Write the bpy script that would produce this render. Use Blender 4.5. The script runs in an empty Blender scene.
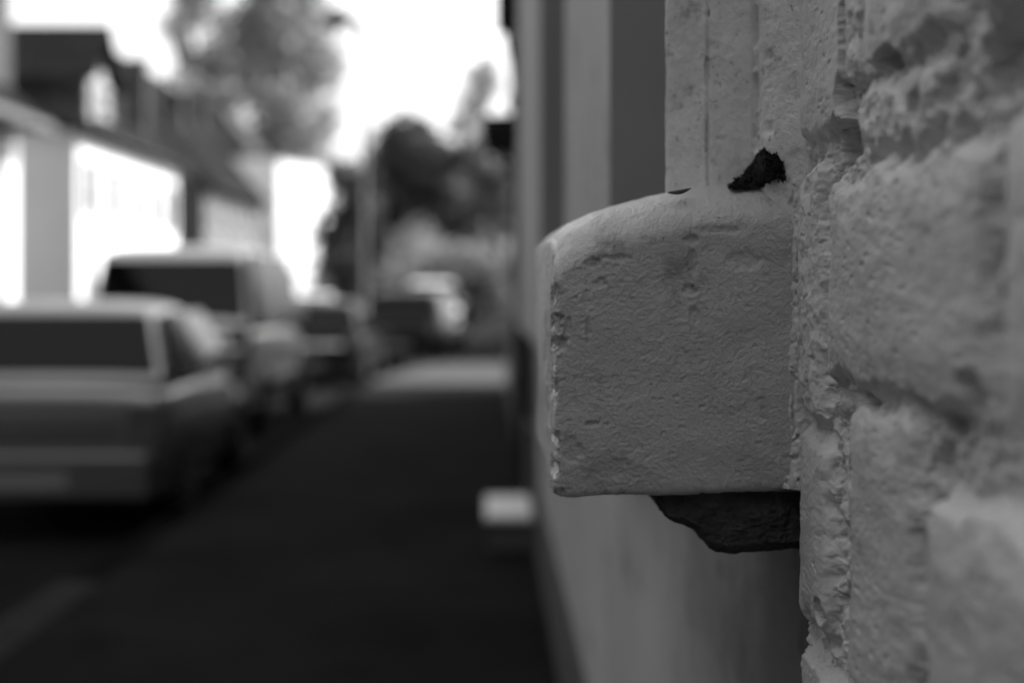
import bpy, math, random
import numpy as np
from mathutils import Vector, Matrix

random.seed(7)
S = bpy.context.scene
COL = S.collection
R = math.radians
PI = math.pi
F = 1422.2            # focal length in pixels of the 1024 px wide frame (50 mm lens)
CAMZ = 1.5

# ------------------------------------------------------------------ noise
_G = np.random.RandomState(5).normal(size=(256, 3)); _G /= np.linalg.norm(_G, axis=1, keepdims=True)
def vnoise(x, y, z=None, seed=0):
    """gradient noise on a lattice turned out of the axes, about -1..1"""
    x, y = np.broadcast_arrays(np.asarray(x, float), np.asarray(y, float))
    z = np.zeros_like(x) if z is None else np.broadcast_to(np.asarray(z, float), x.shape)
    x, y, z = .736 * x + .412 * y - .537 * z + 31.7, -.233 * x + .896 * y + .378 * z + 11.3, .637 * x - .158 * y + .754 * z - 7.9
    fx, fy, fz = np.floor(x), np.floor(y), np.floor(z)
    ix, iy, iz = fx.astype(np.int64), fy.astype(np.int64), fz.astype(np.int64)
    def q(t): return t * t * t * (t * (t * 6 - 15) + 10)
    tx, ty, tz = x - fx, y - fy, z - fz
    ux, uy, uz = q(tx), q(ty), q(tz)
    def c(a, b, d):
        h = (ix + a) * 374761393 + (iy + b) * 668265263 + (iz + d) * 1440662683 + seed * 1274126177
        h = h & 0xFFFFFFFF; h = ((h ^ (h >> 13)) * 1274126177) & 0xFFFFFFFF; h = h ^ (h >> 16)
        g = _G[h & 255]
        return g[..., 0] * (tx - a) + g[..., 1] * (ty - b) + g[..., 2] * (tz - d)
    x00 = c(0,0,0) * (1-ux) + c(1,0,0) * ux
    x10 = c(0,1,0) * (1-ux) + c(1,1,0) * ux
    x01 = c(0,0,1) * (1-ux) + c(1,0,1) * ux
    x11 = c(0,1,1) * (1-ux) + c(1,1,1) * ux
    return 1.7 * ((x00 * (1-uy) + x10 * uy) * (1-uz) + (x01 * (1-uy) + x11 * uy) * uz)

def fbm(x, y, z=None, oct=4, seed=0, gain=.5):
    s, a, f, t = 0, 1.0, 1.0, 0
    for k in range(oct):
        zz = None if z is None else np.asarray(z) * f
        s = s + a * vnoise(np.asarray(x) * f + 17.3 * k, np.asarray(y) * f - 9.1 * k, zz, seed + k)
        t += a; a *= gain; f *= 2.03
    return s / t

def ridged(x, y, z=None, oct=3, seed=0):
    s, a, f, t = 0, 1.0, 1.0, 0
    for k in range(oct):
        zz = None if z is None else np.asarray(z) * f
        s = s + a * (1 - 2 * np.abs(vnoise(np.asarray(x) * f + 5.7 * k, np.asarray(y) * f, zz, seed + k)))
        t += a; a *= .5; f *= 2.1
    return s / t

def sstep(a, b, x):
    t = np.clip((x - a) / (b - a), 0, 1)
    return t * t * (3 - 2 * t)

# ------------------------------------------------------------------ materials (the photograph is monochrome: greys only)
def mat(name, g, rough=.8, var=.12, scale=3.0, bump=0.0, bscale=60.0, metal=0.0, spec=.2, coat=0.0,
        stain=0.0, sscale=8.0, sharp=.62, stretch=(1, 1, 1), speck=0.0, kscale=300, ksharp=.66, wave=None, trans=0.0, bdist=.002):
    m = bpy.data.materials.new(name); m.use_nodes = True
    nt = m.node_tree; N = nt.nodes; L = nt.links
    b = N['Principled BSDF']
    b.inputs['Roughness'].default_value = rough
    b.inputs['Metallic'].default_value = metal
    b.inputs['Specular IOR Level'].default_value = spec
    if coat:
        b.inputs['Coat Weight'].default_value = coat
        b.inputs['Coat Roughness'].default_value = .06
    tc = N.new('ShaderNodeTexCoord')
    mp = N.new('ShaderNodeMapping'); mp.inputs['Scale'].default_value = stretch
    L.new(tc.outputs['Object'], mp.inputs['Vector'])
    n = N.new('ShaderNodeTexNoise'); n.inputs['Scale'].default_value = scale
    n.inputs['Detail'].default_value = 6; n.inputs['Roughness'].default_value = .6
    L.new(mp.outputs[0], n.inputs['Vector'])
    cr = N.new('ShaderNodeValToRGB')
    lo, hi = g * (1 - var), g * (1 + var)
    cr.color_ramp.elements[0].position = .3; cr.color_ramp.elements[0].color = (lo, lo, lo, 1)
    cr.color_ramp.elements[1].position = .7; cr.color_ramp.elements[1].color = (hi, hi, hi, 1)
    L.new(n.outputs['Fac'], cr.inputs['Fac'])
    colr = cr.outputs['Color']
    if stain:
        n2 = N.new('ShaderNodeTexNoise'); n2.inputs['Scale'].default_value = sscale
        n2.inputs['Detail'].default_value = 8; n2.inputs['Roughness'].default_value = .7
        L.new(mp.outputs[0], n2.inputs['Vector'])
        r2 = N.new('ShaderNodeValToRGB')
        r2.color_ramp.elements[0].position = sharp; r2.color_ramp.elements[0].color = (1, 1, 1, 1)
        r2.color_ramp.elements[1].position = sharp + .09
        k = 1 - stain; r2.color_ramp.elements[1].color = (k, k, k, 1)
        L.new(n2.outputs['Fac'], r2.inputs['Fac'])
        mx = N.new('ShaderNodeMix'); mx.data_type = 'RGBA'; mx.blend_type = 'MULTIPLY'
        mx.inputs[0].default_value = 1
        L.new(colr, mx.inputs[6]); L.new(r2.outputs['Color'], mx.inputs[7])
        colr = mx.outputs[2]
    if speck:
        n4 = N.new('ShaderNodeTexNoise'); n4.inputs['Scale'].default_value = kscale
        n4.inputs['Detail'].default_value = 4; n4.inputs['Roughness'].default_value = .65
        L.new(mp.outputs[0], n4.inputs['Vector'])
        r4 = N.new('ShaderNodeValToRGB')
        r4.color_ramp.elements[0].position = ksharp; r4.color_ramp.elements[0].color = (1, 1, 1, 1)
        k = 1 - speck; r4.color_ramp.elements[1].position = ksharp + .07; r4.color_ramp.elements[1].color = (k, k, k, 1)
        L.new(n4.outputs['Fac'], r4.inputs['Fac'])
        mx = N.new('ShaderNodeMix'); mx.data_type = 'RGBA'; mx.blend_type = 'MULTIPLY'; mx.inputs[0].default_value = 1
        L.new(colr, mx.inputs[6]); L.new(r4.outputs['Color'], mx.inputs[7]); colr = mx.outputs[2]
    L.new(colr, b.inputs['Base Color'])
    last = None
    if bump:
        n3 = N.new('ShaderNodeTexNoise'); n3.inputs['Scale'].default_value = bscale
        n3.inputs['Detail'].default_value = 5; n3.inputs['Roughness'].default_value = .6
        L.new(mp.outputs[0], n3.inputs['Vector'])
        bp = N.new('ShaderNodeBump'); bp.inputs['Strength'].default_value = bump
        bp.inputs['Distance'].default_value = bdist
        L.new(n3.outputs['Fac'], bp.inputs['Height'])
        last = bp
    if wave:
        w = N.new('ShaderNodeTexWave'); w.bands_direction = wave[0]
        w.inputs['Scale'].default_value = wave[1]; w.inputs['Distortion'].default_value = .4
        L.new(tc.outputs['Object'], w.inputs['Vector'])
        bp = N.new('ShaderNodeBump'); bp.inputs['Strength'].default_value = .7
        bp.inputs['Distance'].default_value = wave[2]
        L.new(w.outputs['Fac'], bp.inputs['Height'])
        if last: L.new(last.outputs[0], bp.inputs['Normal'])
        last = bp
    if last: L.new(last.outputs[0], b.inputs['Normal'])
    if trans:
        out = N['Material Output']
        tr = N.new('ShaderNodeBsdfTranslucent'); L.new(colr, tr.inputs['Color'])
        ms = N.new('ShaderNodeMixShader'); ms.inputs[0].default_value = trans
        L.new(b.outputs[0], ms.inputs[1]); L.new(tr.outputs[0], ms.inputs[2])
        L.new(ms.outputs[0], out.inputs['Surface'])
    return m

M = {}
M['paint_wall'] = mat('painted_rubble', .74, .42, .07, 18, bump=.6, bscale=260, bdist=.0012, stain=.30, sscale=22, sharp=.60, spec=.55, speck=.5, kscale=120, ksharp=.67)
M['paint_block'] = mat('painted_block', .57, .36, .10, 24, bump=.9, bscale=420, bdist=.0015, stain=.42, sscale=13, sharp=.56, spec=.7, speck=.6, kscale=190, ksharp=.65)
M['paint_pilaster'] = mat('painted_pilaster', .80, .55, .10, 24, bump=.7, bscale=330, bdist=.0015, stain=.38, sscale=34, sharp=.56, speck=.6, kscale=170, ksharp=.62)
M['paint_smooth'] = mat('painted_smooth', .55, .65, .10, 2.5, bump=.4, bscale=60, stain=.4, sscale=5, sharp=.55)
M['pier_grey'] = mat('pier_face_grey', .34, .7, .07, 3, bump=.3, bscale=60)
M['corbel'] = mat('corbel_stone', .085, .95, .35, 40, bump=1, bscale=260, bdist=.003, spec=.05)
M['plinth'] = mat('stained_shaded_plinth', .62, .65, .10, 2.5, bump=.4, bscale=60, stain=.4, sscale=6, sharp=.56)
nt = M['plinth'].node_tree; N = nt.nodes; L = nt.links                 # shade under the corbel painted into the colour, ragged and blotchy like stains
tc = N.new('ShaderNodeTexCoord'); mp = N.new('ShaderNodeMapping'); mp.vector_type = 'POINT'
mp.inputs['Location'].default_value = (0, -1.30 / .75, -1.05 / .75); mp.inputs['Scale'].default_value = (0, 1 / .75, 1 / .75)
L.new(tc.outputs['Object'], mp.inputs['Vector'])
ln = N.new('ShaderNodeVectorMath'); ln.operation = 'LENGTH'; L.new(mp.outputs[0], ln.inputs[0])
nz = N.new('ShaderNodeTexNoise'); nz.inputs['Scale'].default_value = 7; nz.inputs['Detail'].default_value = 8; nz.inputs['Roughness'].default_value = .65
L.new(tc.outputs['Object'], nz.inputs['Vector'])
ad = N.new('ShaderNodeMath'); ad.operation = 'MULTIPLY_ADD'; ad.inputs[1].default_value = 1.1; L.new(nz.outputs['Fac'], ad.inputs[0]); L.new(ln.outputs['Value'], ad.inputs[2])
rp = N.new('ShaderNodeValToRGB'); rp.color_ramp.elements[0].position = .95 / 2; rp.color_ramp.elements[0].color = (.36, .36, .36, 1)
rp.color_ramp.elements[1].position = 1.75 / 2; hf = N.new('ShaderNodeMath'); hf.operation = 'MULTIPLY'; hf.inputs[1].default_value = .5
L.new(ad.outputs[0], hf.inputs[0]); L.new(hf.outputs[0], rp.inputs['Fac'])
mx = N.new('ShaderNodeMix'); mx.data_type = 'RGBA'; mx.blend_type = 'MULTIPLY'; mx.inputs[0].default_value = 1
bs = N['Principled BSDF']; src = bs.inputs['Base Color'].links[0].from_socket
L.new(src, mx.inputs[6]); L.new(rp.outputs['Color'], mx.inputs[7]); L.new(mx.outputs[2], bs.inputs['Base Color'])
M['base_band'] = mat('base_band', .12, .9, .15, 4, bump=.4, bscale=60)
M['moss'] = mat('dry_moss', .03, 1, .4, 120)
M['leafbit'] = mat('dead_leaf', .012, .8, .3, 80)
M['asphalt'] = mat('asphalt', .013, 1, .3, 1.2, bump=.5, bscale=120, bdist=.004, spec=.02)
M['paving'] = mat('asphalt_pavement', .0155, 1, .35, .9, bump=.5, bscale=140, bdist=.004, spec=.02, stain=.3, sscale=2.2, sharp=.55)
M['kerb'] = mat('granite_kerb', .010, 1, .2, 6, bump=.5, bscale=80, spec=.0)
M['kerb_pale'] = mat('worn_pale_kerb', .034, 1, .2, 6, bump=.5, bscale=80, spec=.0)
M['drive'] = mat('driveway_setts', .050, .9, .2, 2, bump=.4, bscale=60)
M['slab'] = mat('concrete_slab', .34, .85, .12, 2, bump=.4, bscale=60)
M['ground'] = mat('dry_ground', .10, .95, .3, .4, bump=.4, bscale=6, bdist=.03)
M['step'] = mat('white_doorstep', .85, .6, .05, 4)
M['dark_brick'] = mat('dark_brick', .11, .85, .2, 3, bump=.5, bscale=30, bdist=.006)
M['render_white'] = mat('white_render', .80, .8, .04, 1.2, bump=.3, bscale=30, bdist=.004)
M['render_shade'] = mat('shaded_render', .35, .85, .06, 1.2, bump=.3, bscale=30, bdist=.004)
M['brick_mid'] = mat('clay_brick', .12, .85, .2, 4, bump=.4, bscale=25, bdist=.006)
M['brick_dark2'] = mat('soot_brick', .05, .85, .2, 4, bump=.4, bscale=25, bdist=.006)
M['tiles'] = mat('roof_tiles', .020, 1.0, spec=.0, var=.25, scale=1.5, wave=('Z', 3.2, .04))
M['tiles_grey'] = mat('weathered_tiles', .075, 1.0, .25, 1.5, spec=.0, wave=('Z', 3.2, .04))
M['slate'] = mat('slate_cladding', .04, .6, .2, 3, wave=('Z', 3.0, .02))
M['frame'] = mat('white_window_frame', .72, .5, .03, 4)
M['pane'] = mat('window_glass', .03, .25, .3, .6, spec=.15)
M['curtain'] = mat('net_curtain_glass', .30, .15, .3, 5, spec=.5, stretch=(4, 4, .4))
M['door'] = mat('painted_door', .06, .4, .1, 5)
M['metal'] = mat('grey_metal', .28, .4, .08, 8, metal=.7)
M['dark_metal'] = mat('dark_metal', .02, .5, .1, 8)
M['pole'] = mat('grey_painted_pole', .05, .6, .1, 8)
M['zinc'] = mat('zinc_gutter', .15, .5, .15, 6, metal=.4)
M['silver'] = mat('silver_car_paint', .30, .30, .04, 3, metal=.85, coat=.25)
M['beige'] = mat('light_van_paint', .74, .35, .04, 3, metal=.35, coat=.5)
M['black_paint'] = mat('black_car_paint', .005, .3, .1, 3, coat=.2)
M['dark_paint'] = mat('dark_grey_car_paint', .012, .3, .1, 3, metal=.3, coat=.25)
M['white_paint'] = mat('white_car_paint', .78, .3, .03, 3, coat=.6)
M['car_glass'] = mat('car_glass', .003, .05, .2, 2, spec=.22)
M['rubber'] = mat('rubber', .012, .85, .15, 20)
M['rim'] = mat('alloy_rim', .35, .35, .05, 10, metal=.8)
M['lamp_lens'] = mat('lamp_lens', .10, .15, .1, 20, spec=.6)
M['headlamp'] = mat('headlamp_glass', .75, .08, .1, 20, metal=.6, spec=.8)
M['plate'] = mat('number_plate', .26, .4, .05, 10)
M['chrome'] = mat('chrome', .7, .12, .02, 10, metal=1.0)
M['bark'] = mat('bark', .06, .95, .3, 6, bump=.8, bscale=12, bdist=.03)
M['leaf'] = mat('leaf', .35, .6, .3, 1.2, trans=.55)
M['leaf_dark'] = mat('leaf_dark', .065, .7, .35, 1.0, trans=.2)
M['leaf_light'] = mat('leaf_light', .26, .6, .3, 1.5, trans=.45)

# ------------------------------------------------------------------ objects
def link(o, parent=None):
    COL.objects.link(o)
    if parent is not None: o.parent = parent
    return o

def tag(o, label=None, cat=None, group=None, kind=None):
    for k, v in (('label', label), ('category', cat), ('group', group), ('kind', kind)):
        if v: o[k] = v
    return o

def empty(name, loc=(0, 0, 0), rz=0, label=None, cat=None, group=None):
    o = bpy.data.objects.new(name, None); o.empty_display_size = .3
    link(o); o.location = loc; o.rotation_euler = (0, 0, rz)
    return tag(o, label, cat, group)

class MB:
    def __init__(s): s.v, s.f = [], []
    def add(s, vs, fs):
        k = len(s.v); s.v += [tuple(p) for p in vs]; s.f += [tuple(i + k for i in f) for f in fs]; return s
    def box(s, x0, x1, y0, y1, z0, z1):
        return s.add([(x0,y0,z0),(x1,y0,z0),(x1,y1,z0),(x0,y1,z0),(x0,y0,z1),(x1,y0,z1),(x1,y1,z1),(x0,y1,z1)],
                     [(0,3,2,1),(4,5,6,7),(0,1,5,4),(1,2,6,5),(2,3,7,6),(3,0,4,7)])
    def quad(s, a, b, c, d): return s.add([a,b,c,d], [(0,1,2,3)])
    def prism(s, poly, f0, f1):
        """poly: list of 2D points; f0/f1 map a 2D point to 3D at the two ends"""
        n = len(poly)
        vs = [f0(p) for p in poly] + [f1(p) for p in poly]
        fs = [tuple(range(n))[::-1], tuple(range(n, 2*n))] + [(i, (i+1) % n, n + (i+1) % n, n + i) for i in range(n)]
        return s.add(vs, fs)
    def loft(s, rings, cap=True):
        n = len(rings[0]); vs = [p for r in rings for p in r]; fs = []
        for k in range(len(rings) - 1):
            for i in range(n):
                j = (i + 1) % n
                fs.append((k*n+i, k*n+j, (k+1)*n+j, (k+1)*n+i))
        if cap:
            fs.append(tuple(range(n))[::-1]); fs.append(tuple(range((len(rings)-1)*n, len(rings)*n)))
        return s.add(vs, fs)
    def tube(s, path, rad, n=10):
        path = [Vector(p) for p in path]
        rads = rad if isinstance(rad, (list, tuple)) else [rad] * len(path)
        rings = []
        for i, p in enumerate(path):
            d = (path[min(i+1, len(path)-1)] - path[max(i-1, 0)]).normalized()
            u = d.cross(Vector((0, 0, 1))) if abs(d.z) < .95 else d.cross(Vector((1, 0, 0)))
            u.normalize(); w = d.cross(u)
            rings.append([p + (u * math.cos(2*PI*k/n) + w * math.sin(2*PI*k/n)) * rads[i] for k in range(n)])
        return s.loft(rings)
    def lathe_x(s, prof, cx, cy, cz, n=28):
        """prof: (x offset, radius) revolved about the x axis"""
        rings = [[(cx + x, cy + r * math.cos(2*PI*k/n), cz + r * math.sin(2*PI*k/n)) for k in range(n)] for x, r in prof]
        return s.loft(rings)
    def build(s, name, m, parent=None, smooth=False, bevel=0, label=None):
        me = bpy.data.meshes.new(name); me.from_pydata(s.v, [], s.f); me.validate()
        import bmesh
        b = bmesh.new(); b.from_mesh(me); bmesh.ops.recalc_face_normals(b, faces=b.faces); b.to_mesh(me); b.free()
        me.materials.append(m)
        if smooth:
            me.polygons.foreach_set('use_smooth', [True] * len(me.polygons))
        o = bpy.data.objects.new(name, me); link(o, parent)
        if bevel:
            bv = o.modifiers.new('Bevel', 'BEVEL'); bv.width = bevel; bv.segments = 2
            bv.limit_method = 'ANGLE'; bv.angle_limit = R(25)
        if label: o['label'] = label
        return o

def grids(name, Ps, m, parent=None, smooth=True, label=None):
    """Ps: list of (n, m, 3) arrays of points, each a sheet of quads; all in one mesh"""
    V, Q, k = [], [], 0
    for P in Ps:
        n, c = P.shape[:2]
        idx = np.arange(n * c).reshape(n, c) + k
        V.append(P.reshape(-1, 3))
        Q.append(np.stack([idx[:-1, :-1], idx[1:, :-1], idx[1:, 1:], idx[:-1, 1:]], -1).reshape(-1, 4))
        k += n * c
    V = np.concatenate(V); Q = np.concatenate(Q)
    me = bpy.data.meshes.new(name)
    me.vertices.add(len(V)); me.vertices.foreach_set('co', V.astype(np.float32).ravel())
    me.loops.add(Q.size); me.loops.foreach_set('vertex_index', Q.astype(np.int32).ravel())
    me.polygons.add(len(Q))
    me.polygons.foreach_set('loop_start', np.arange(0, Q.size, 4, dtype=np.int32))
    me.update(calc_edges=True)
    if smooth: me.polygons.foreach_set('use_smooth', np.ones(len(Q), bool))
    me.materials.append(m)
    me.validate()
    o = bpy.data.objects.new(name, me); link(o, parent)
    if label: o['label'] = label
    return o

def normals(P):
    du = np.gradient(P, axis=0); dv = np.gradient(P, axis=1)
    n = np.cross(du, dv); l = np.linalg.norm(n, axis=-1, keepdims=True)
    return n / np.maximum(l, 1e-9)

def children(o): return [c for c in bpy.data.objects if c.parent == o]

# ================================================================== THE NEAR HOUSE ON THE RIGHT
house = empty('townhouse', (0, 0, 0), 0,
              'painted townhouse close on the right, rough stone wall with a thickly painted block jutting out', 'house')
XW = .25          # face of the wall, metres to the right of the lens

# ---- the rubble masonry as a relief: h(Y, z) is how far a point stands out of the wall plane
def w2(px, py):                     # where a pixel of the photograph meets the wall plane
    Y = XW * F / (px - 490.0); return Y, CAMZ - (py - 290.0) * Y / F

WB = .270         # bottom of the joints; the stones' faces stand about 20 mm out of it
STONES = [   # y0, y1, z0, z1, height, roughness
    (.735, 1.075, 1.432, 1.580, .020, 0),       # the long stone beside the block
    (.795, .965, 1.645, 1.86, .021, .15),       # above it
    (1.020, 1.175, 1.622, 1.90, .019, 0),       # upper corner stone
    (.40, .745, 1.640, 1.80, .023, .1),         # upper right
    (.865, 1.02, 1.10, 1.418, .018, 0),         # below the long stone
    (1.075, 1.174, 1.232, 1.385, .020, 0),      # narrow corner stone below the block's level
    (.46, .815, 1.20, 1.388, .025, .1),         # lower right
    (.36, .700, 1.42, 1.585, .021, .2),         # right edge
    (1.092, 1.176, 1.40, 1.60, .018, .5),        # rough filling beside the block
    (.82, 1.0, 1.590, 1.634, .012, .8),          # rubble between the courses
    (.972, 1.045, 1.64, 1.90, .0175, .7),
    (1.03, 1.172, 1.02, 1.205, .018, 0),
    (.46, .82, 1.03, 1.175, .020, 0),
    (.70, 1.00, 1.88, 2.03, .020, 0),
    (1.03, 1.175, 1.93, 2.1, .019, 0),
]
rr = random.Random(3)
z = .0; row = 0
while z < 6.6:                                   # the courses outside the picture
    hh = rr.uniform(.15, .20); y = -6.5 + rr.uniform(0, .3)
    while y < 1.17:
        ln = rr.uniform(.22, .40)
        a, b = y, min(y + ln, 1.172)
        if b - a > .05 and (z > 2.03 or z + hh < 1.03 or b < .37):
            if not (b > .30 and z + hh > .99 and z < 2.13):
                STONES.append((a, b, z, z + hh - .03, rr.uniform(.017, .023), 0))
        y += ln + .03
    z += hh; row += 1

HOLLOWS = [  # pixel centre, half sizes in m (along the wall, upward), depth
    ((830, 140), .030, .018, .014), ((824, 155), .012, .014, .010), ((878, 58), .020, .008, .012), ((900, 105), .012, .010, .007),
    ((838, 60), .012, .060, .010), ((835, 100), .012, .02, .008),
    ((798, 345), .007, .012, .009), ((846, 398), .035, .006, .010), ((905, 405), .016, .006, .008),
    ((928, 425), .02, .010, .010), ((832, 606), .026, .015, .013), ((815, 612), .012, .010, .010), ((845, 470), .007, .012, .008), ((920, 460), .010, .012, .009),
    ((835, 560), .012, .016, .007), ((818, 390), .008, .008, .007), ((962, 395), .018, .014, .006), ((935, 150), .02, .02, .005),
    ((975, 60), .035, .02, .010),
]
def wall_h(Y, Z, fine=True):
    wy = Y + .012 * fbm(Y * 20, Z * 20, seed=11, oct=3) + .0020 * fbm(Y * 45, Z * 45, seed=12, oct=2)
    wz = Z + .012 * fbm(Y * 20, Z * 20, seed=21, oct=3) + .0042 * fbm(Y * 40, Z * 60, seed=22, oct=3)
    H = np.full_like(Y, -1.0); Sm = np.zeros_like(Y)
    rough = .0085 * fbm(Y * 50, Z * 55, seed=41, oct=5, gain=.58) + .0045 * ridged(Y * 60, Z * 34, seed=43, oct=2)
    H = rough + .001
    for k, (a, b, c, d, hh, rg) in enumerate(STONES):
        if b < Y.min() - .05 or a > Y.max() + .05 or d < Z.min() - .05 or c > Z.max() + .05: continue
        r = .014
        cx, cz, hx, hz = (a+b)/2, (c+d)/2, (b-a)/2 - r, (d-c)/2 - r
        qx, qz = np.abs(wy - cx) - hx, np.abs(wz - cz) - hz
        sd = np.hypot(np.maximum(qx, 0), np.maximum(qz, 0)) + np.minimum(np.maximum(qx, qz), 0) - r
        s = sstep(.007, -.009, sd)
        top = hh * (.80 + .20 * sstep(0, -.035, sd)) + .0026 * fbm(Y * 10 + k * 7, Z * 14, seed=131 + k, oct=3) + rg * rough * .75
        H = np.maximum(H, H * (1 - s) + s * top); Sm = np.maximum(Sm, s * (1 - .7 * rg))
    for (px, py), ry, rz, dp in HOLLOWS:
        cy, cz = w2(px, py)
        wob = .6 * fbm(Y * 60, Z * 60, seed=51, oct=4, gain=.6)
        g = ((Y - cy) / ry) ** 2 + ((Z - cz) / rz) ** 2
        H = H - dp * 2.0 * sstep(1.15, .55, g + wob * 1.6) * (1 + .25 * fbm(Y * 160, Z * 160, seed=52, oct=2))
    if fine:
        # brush strokes and the grain of many coats of paint
        st = 8 * fbm(Y * 9, Z * 22, seed=62)
        H = H + .00055 * fbm(Y * 60 + st * .4, Z * 230 + st, seed=61, oct=4, gain=.65)
        H = H + .0011 * fbm(Y * 24, Z * 70, seed=63, oct=4, gain=.6)
        H = H - .0014 * sstep(.38, .6, fbm(Y * 70, Z * 190, seed=64, oct=2))
    return H

def spaced(a, b, d0, d1, n_max=2000):
    """steps that grow from d0 at a to d1 at b"""
    out, t = [a], a
    sgn = 1 if b > a else -1
    while (b - t) * sgn > 0:
        k = abs((t - a) / (b - a)); t += sgn * (d0 + (d1 - d0) * k); out.append(t)
    out[-1] = b
    return np.array(out)

ys = spaced(1.178, .34, .0011, .0035)
zs = np.concatenate([spaced(1.17, 1.02, .002, .008)[::-1][:-1], np.arange(1.17, 1.76, .0012), spaced(1.76, 2.1, .002, .01)])
Yg, Zg = np.meshgrid(ys, zs, indexing='ij')
Hg = wall_h(Yg, Zg)
main = np.stack([WB - Hg, Yg, Zg], -1)
dpt = sstep(.016, .004, Hg)                       # loose, gritty stuff in the joints
gx, gy, gz = main[..., 0], main[..., 1], main[..., 2]
edge = sstep(1.178, 1.165, Yg)
main[..., 1] += edge * (.0016 + .0050 * dpt) * fbm(gx * 110, gy * 50, gz * 95, seed=141, oct=4, gain=.6)
main[..., 2] += edge * (.0010 + .0045 * dpt) * fbm(gx * 110, gy * 50, gz * 95, seed=142, oct=3, gain=.6)
main[..., 0] += edge * (.0002 + .0009 * dpt) * fbm(gx * 330, gy * 160, gz * 330, seed=143, oct=2)
# end of the masonry: it turns the corner back into the wall
Yc = np.full((7, len(zs)), 1.178) + np.linspace(0, .014, 7)[:, None]
turn = np.stack([np.broadcast_to(WB - Hg[0], Yc.shape) + (np.linspace(0, 1, 7)[:, None] ** 2) * .05, Yc, np.broadcast_to(zs, Yc.shape)], -1)
sheets = [main, turn]
def coarse(y0, y1, z0, z1, d):
    a = np.linspace(y0, y1, max(2, int((y1 - y0) / d))); b = np.linspace(z0, z1, max(2, int((z1 - z0) / d)))
    A, B = np.meshgrid(a, b, indexing='ij'); return np.stack([WB - wall_h(A, B, False), A, B], -1)
sheets += [coarse(.34, 1.178, 0, 1.02, .012), coarse(.34, 1.178, 2.1, 3.2, .012), coarse(.34, 1.178, 3.2, 6.4, .05),
           coarse(-1.5, .34, 0, 3.2, .012), coarse(-1.5, .34, 3.2, 6.4, .05), coarse(-6.5, -1.5, 0, 6.4, .05)]
grids('stone_wall', sheets, M['paint_wall'], house, label='rough rubble stone wall under thick chipped paint')

# ---- the block that juts out
Y0, Y1 = 1.185, 1.63
HX = np.array([.052, .0545, .058, .063, .0708, .0917, .1083, .1300, .1458, .175, .21, .2458, .30])
HZ = np.array([1.525, 1.5365, 1.5445, 1.5510, 1.5575, 1.5668, 1.5722, 1.5785, 1.5822, 1.5878, 1.5925, 1.5955, 1.597])
def block_profile(X):
    h = 1.5 + (np.interp(X, HX, HZ) - 1.5) * 1.03; zb = 1.3255 + (X - .054) * .03
    ra, rb = .105, .042                      # the rounded upper edge: depth, height
    rc = .0065
    pts = []
    for t in np.linspace(1, 0, 26): pts.append((Y0 + rc + (Y1 - Y0 - rc) * t ** 2.2, zb))
    for t in np.linspace(0, PI/2, 6)[1:]: pts.append((Y0 + rc - rc * math.sin(t), zb + rc - rc * math.cos(t)))
    for t in np.linspace(0, 1, 190)[1:]: pts.append((Y0, zb + rc + (h - rb - zb - rc) * t))
    for t in np.linspace(0, PI/2, 44)[1:]: pts.append((Y0 + ra - ra * math.cos(t), h - rb + rb * math.sin(t)))
    for t in np.linspace(0, 1, 46)[1:]: pts.append((Y0 + ra + (Y1 - Y0 - ra) * t ** 1.6, h + .004 * t))
    for t in np.linspace(0, 1, 24)[1:]: pts.append((Y1, h + .004 + (zb - h - .004) * t))
    pts = np.array(pts)
    low = np.clip(1.392 - pts[:, 1], 0, 1)                 # the face draws back a little towards its lower edge
    pts[:, 0] += 1.5 * low ** 2 * (pts[:, 0] < Y0 + .02)
    return pts
cols = []
XL, rl = .0535, .0045
yc, zc = (Y0 + Y1) / 2, 1.43
base = block_profile(XL + rl)
hy, hz = (Y1 - Y0) / 2, .105
for s in list(np.linspace(0, 1, 42)[:-1] ** .6):          # the left side
    k = 1 - rl / hz; ky = 1 - rl / hy
    P = np.stack([np.full(len(base), XL), yc + (base[:, 0] - yc) * ky * s, zc + (base[:, 1] - zc) * k * s], -1)
    cols.append(P)
for t in np.linspace(0, PI/2, 8):
    d = rl * (1 - math.sin(t)); X = XL + rl * (1 - math.cos(t))
    cols.append(np.stack([np.full(len(base), X), yc + (base[:, 0] - yc) * (1 - d / hy), zc + (base[:, 1] - zc) * (1 - d / hz)], -1))
for X in np.arange(XL + rl + .001, .252, .00105):
    b = block_profile(X); cols.append(np.stack([np.full(len(b), X), b[:, 0], b[:, 1]], -1))
b = block_profile(.29); cols.append(np.stack([np.full(len(b), .29), b[:, 0], b[:, 1]], -1))
P = np.stack(cols, 0)
nrm = normals(P)
cen = np.array([.16, yc, 1.45])
sg = np.sign(np.sum(nrm * (P - cen), -1, keepdims=True)); nrm = nrm * sg
x, y, zz = P[..., 0], P[..., 1], P[..., 2]
D = .0024 * fbm(x * 20, y * 20, zz * 20, oct=3, seed=71)
st = 2.5 * fbm(x * 18, y * 18, zz * 18, seed=75)
patch = .08 + .92 * sstep(-.3, .4, fbm(x * 16, y * 16, zz * 24, seed=76, oct=3))
D += patch * .0009 * ridged(x * 60 + st, y * 60, zz * 110 + st, oct=3, seed=72) * .5
D += (.18 + .82 * patch) * .00095 * fbm(x * 130 + st, y * 180, zz * 230 - st, oct=3, seed=73, gain=.65)
D += .0005 * fbm(x * 330, y * 330, zz * 360, oct=2, seed=77)
D -= .0008 * sstep(.32, .6, fbm(x * 120, y * 150, zz * 150, oct=3, seed=74))
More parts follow.
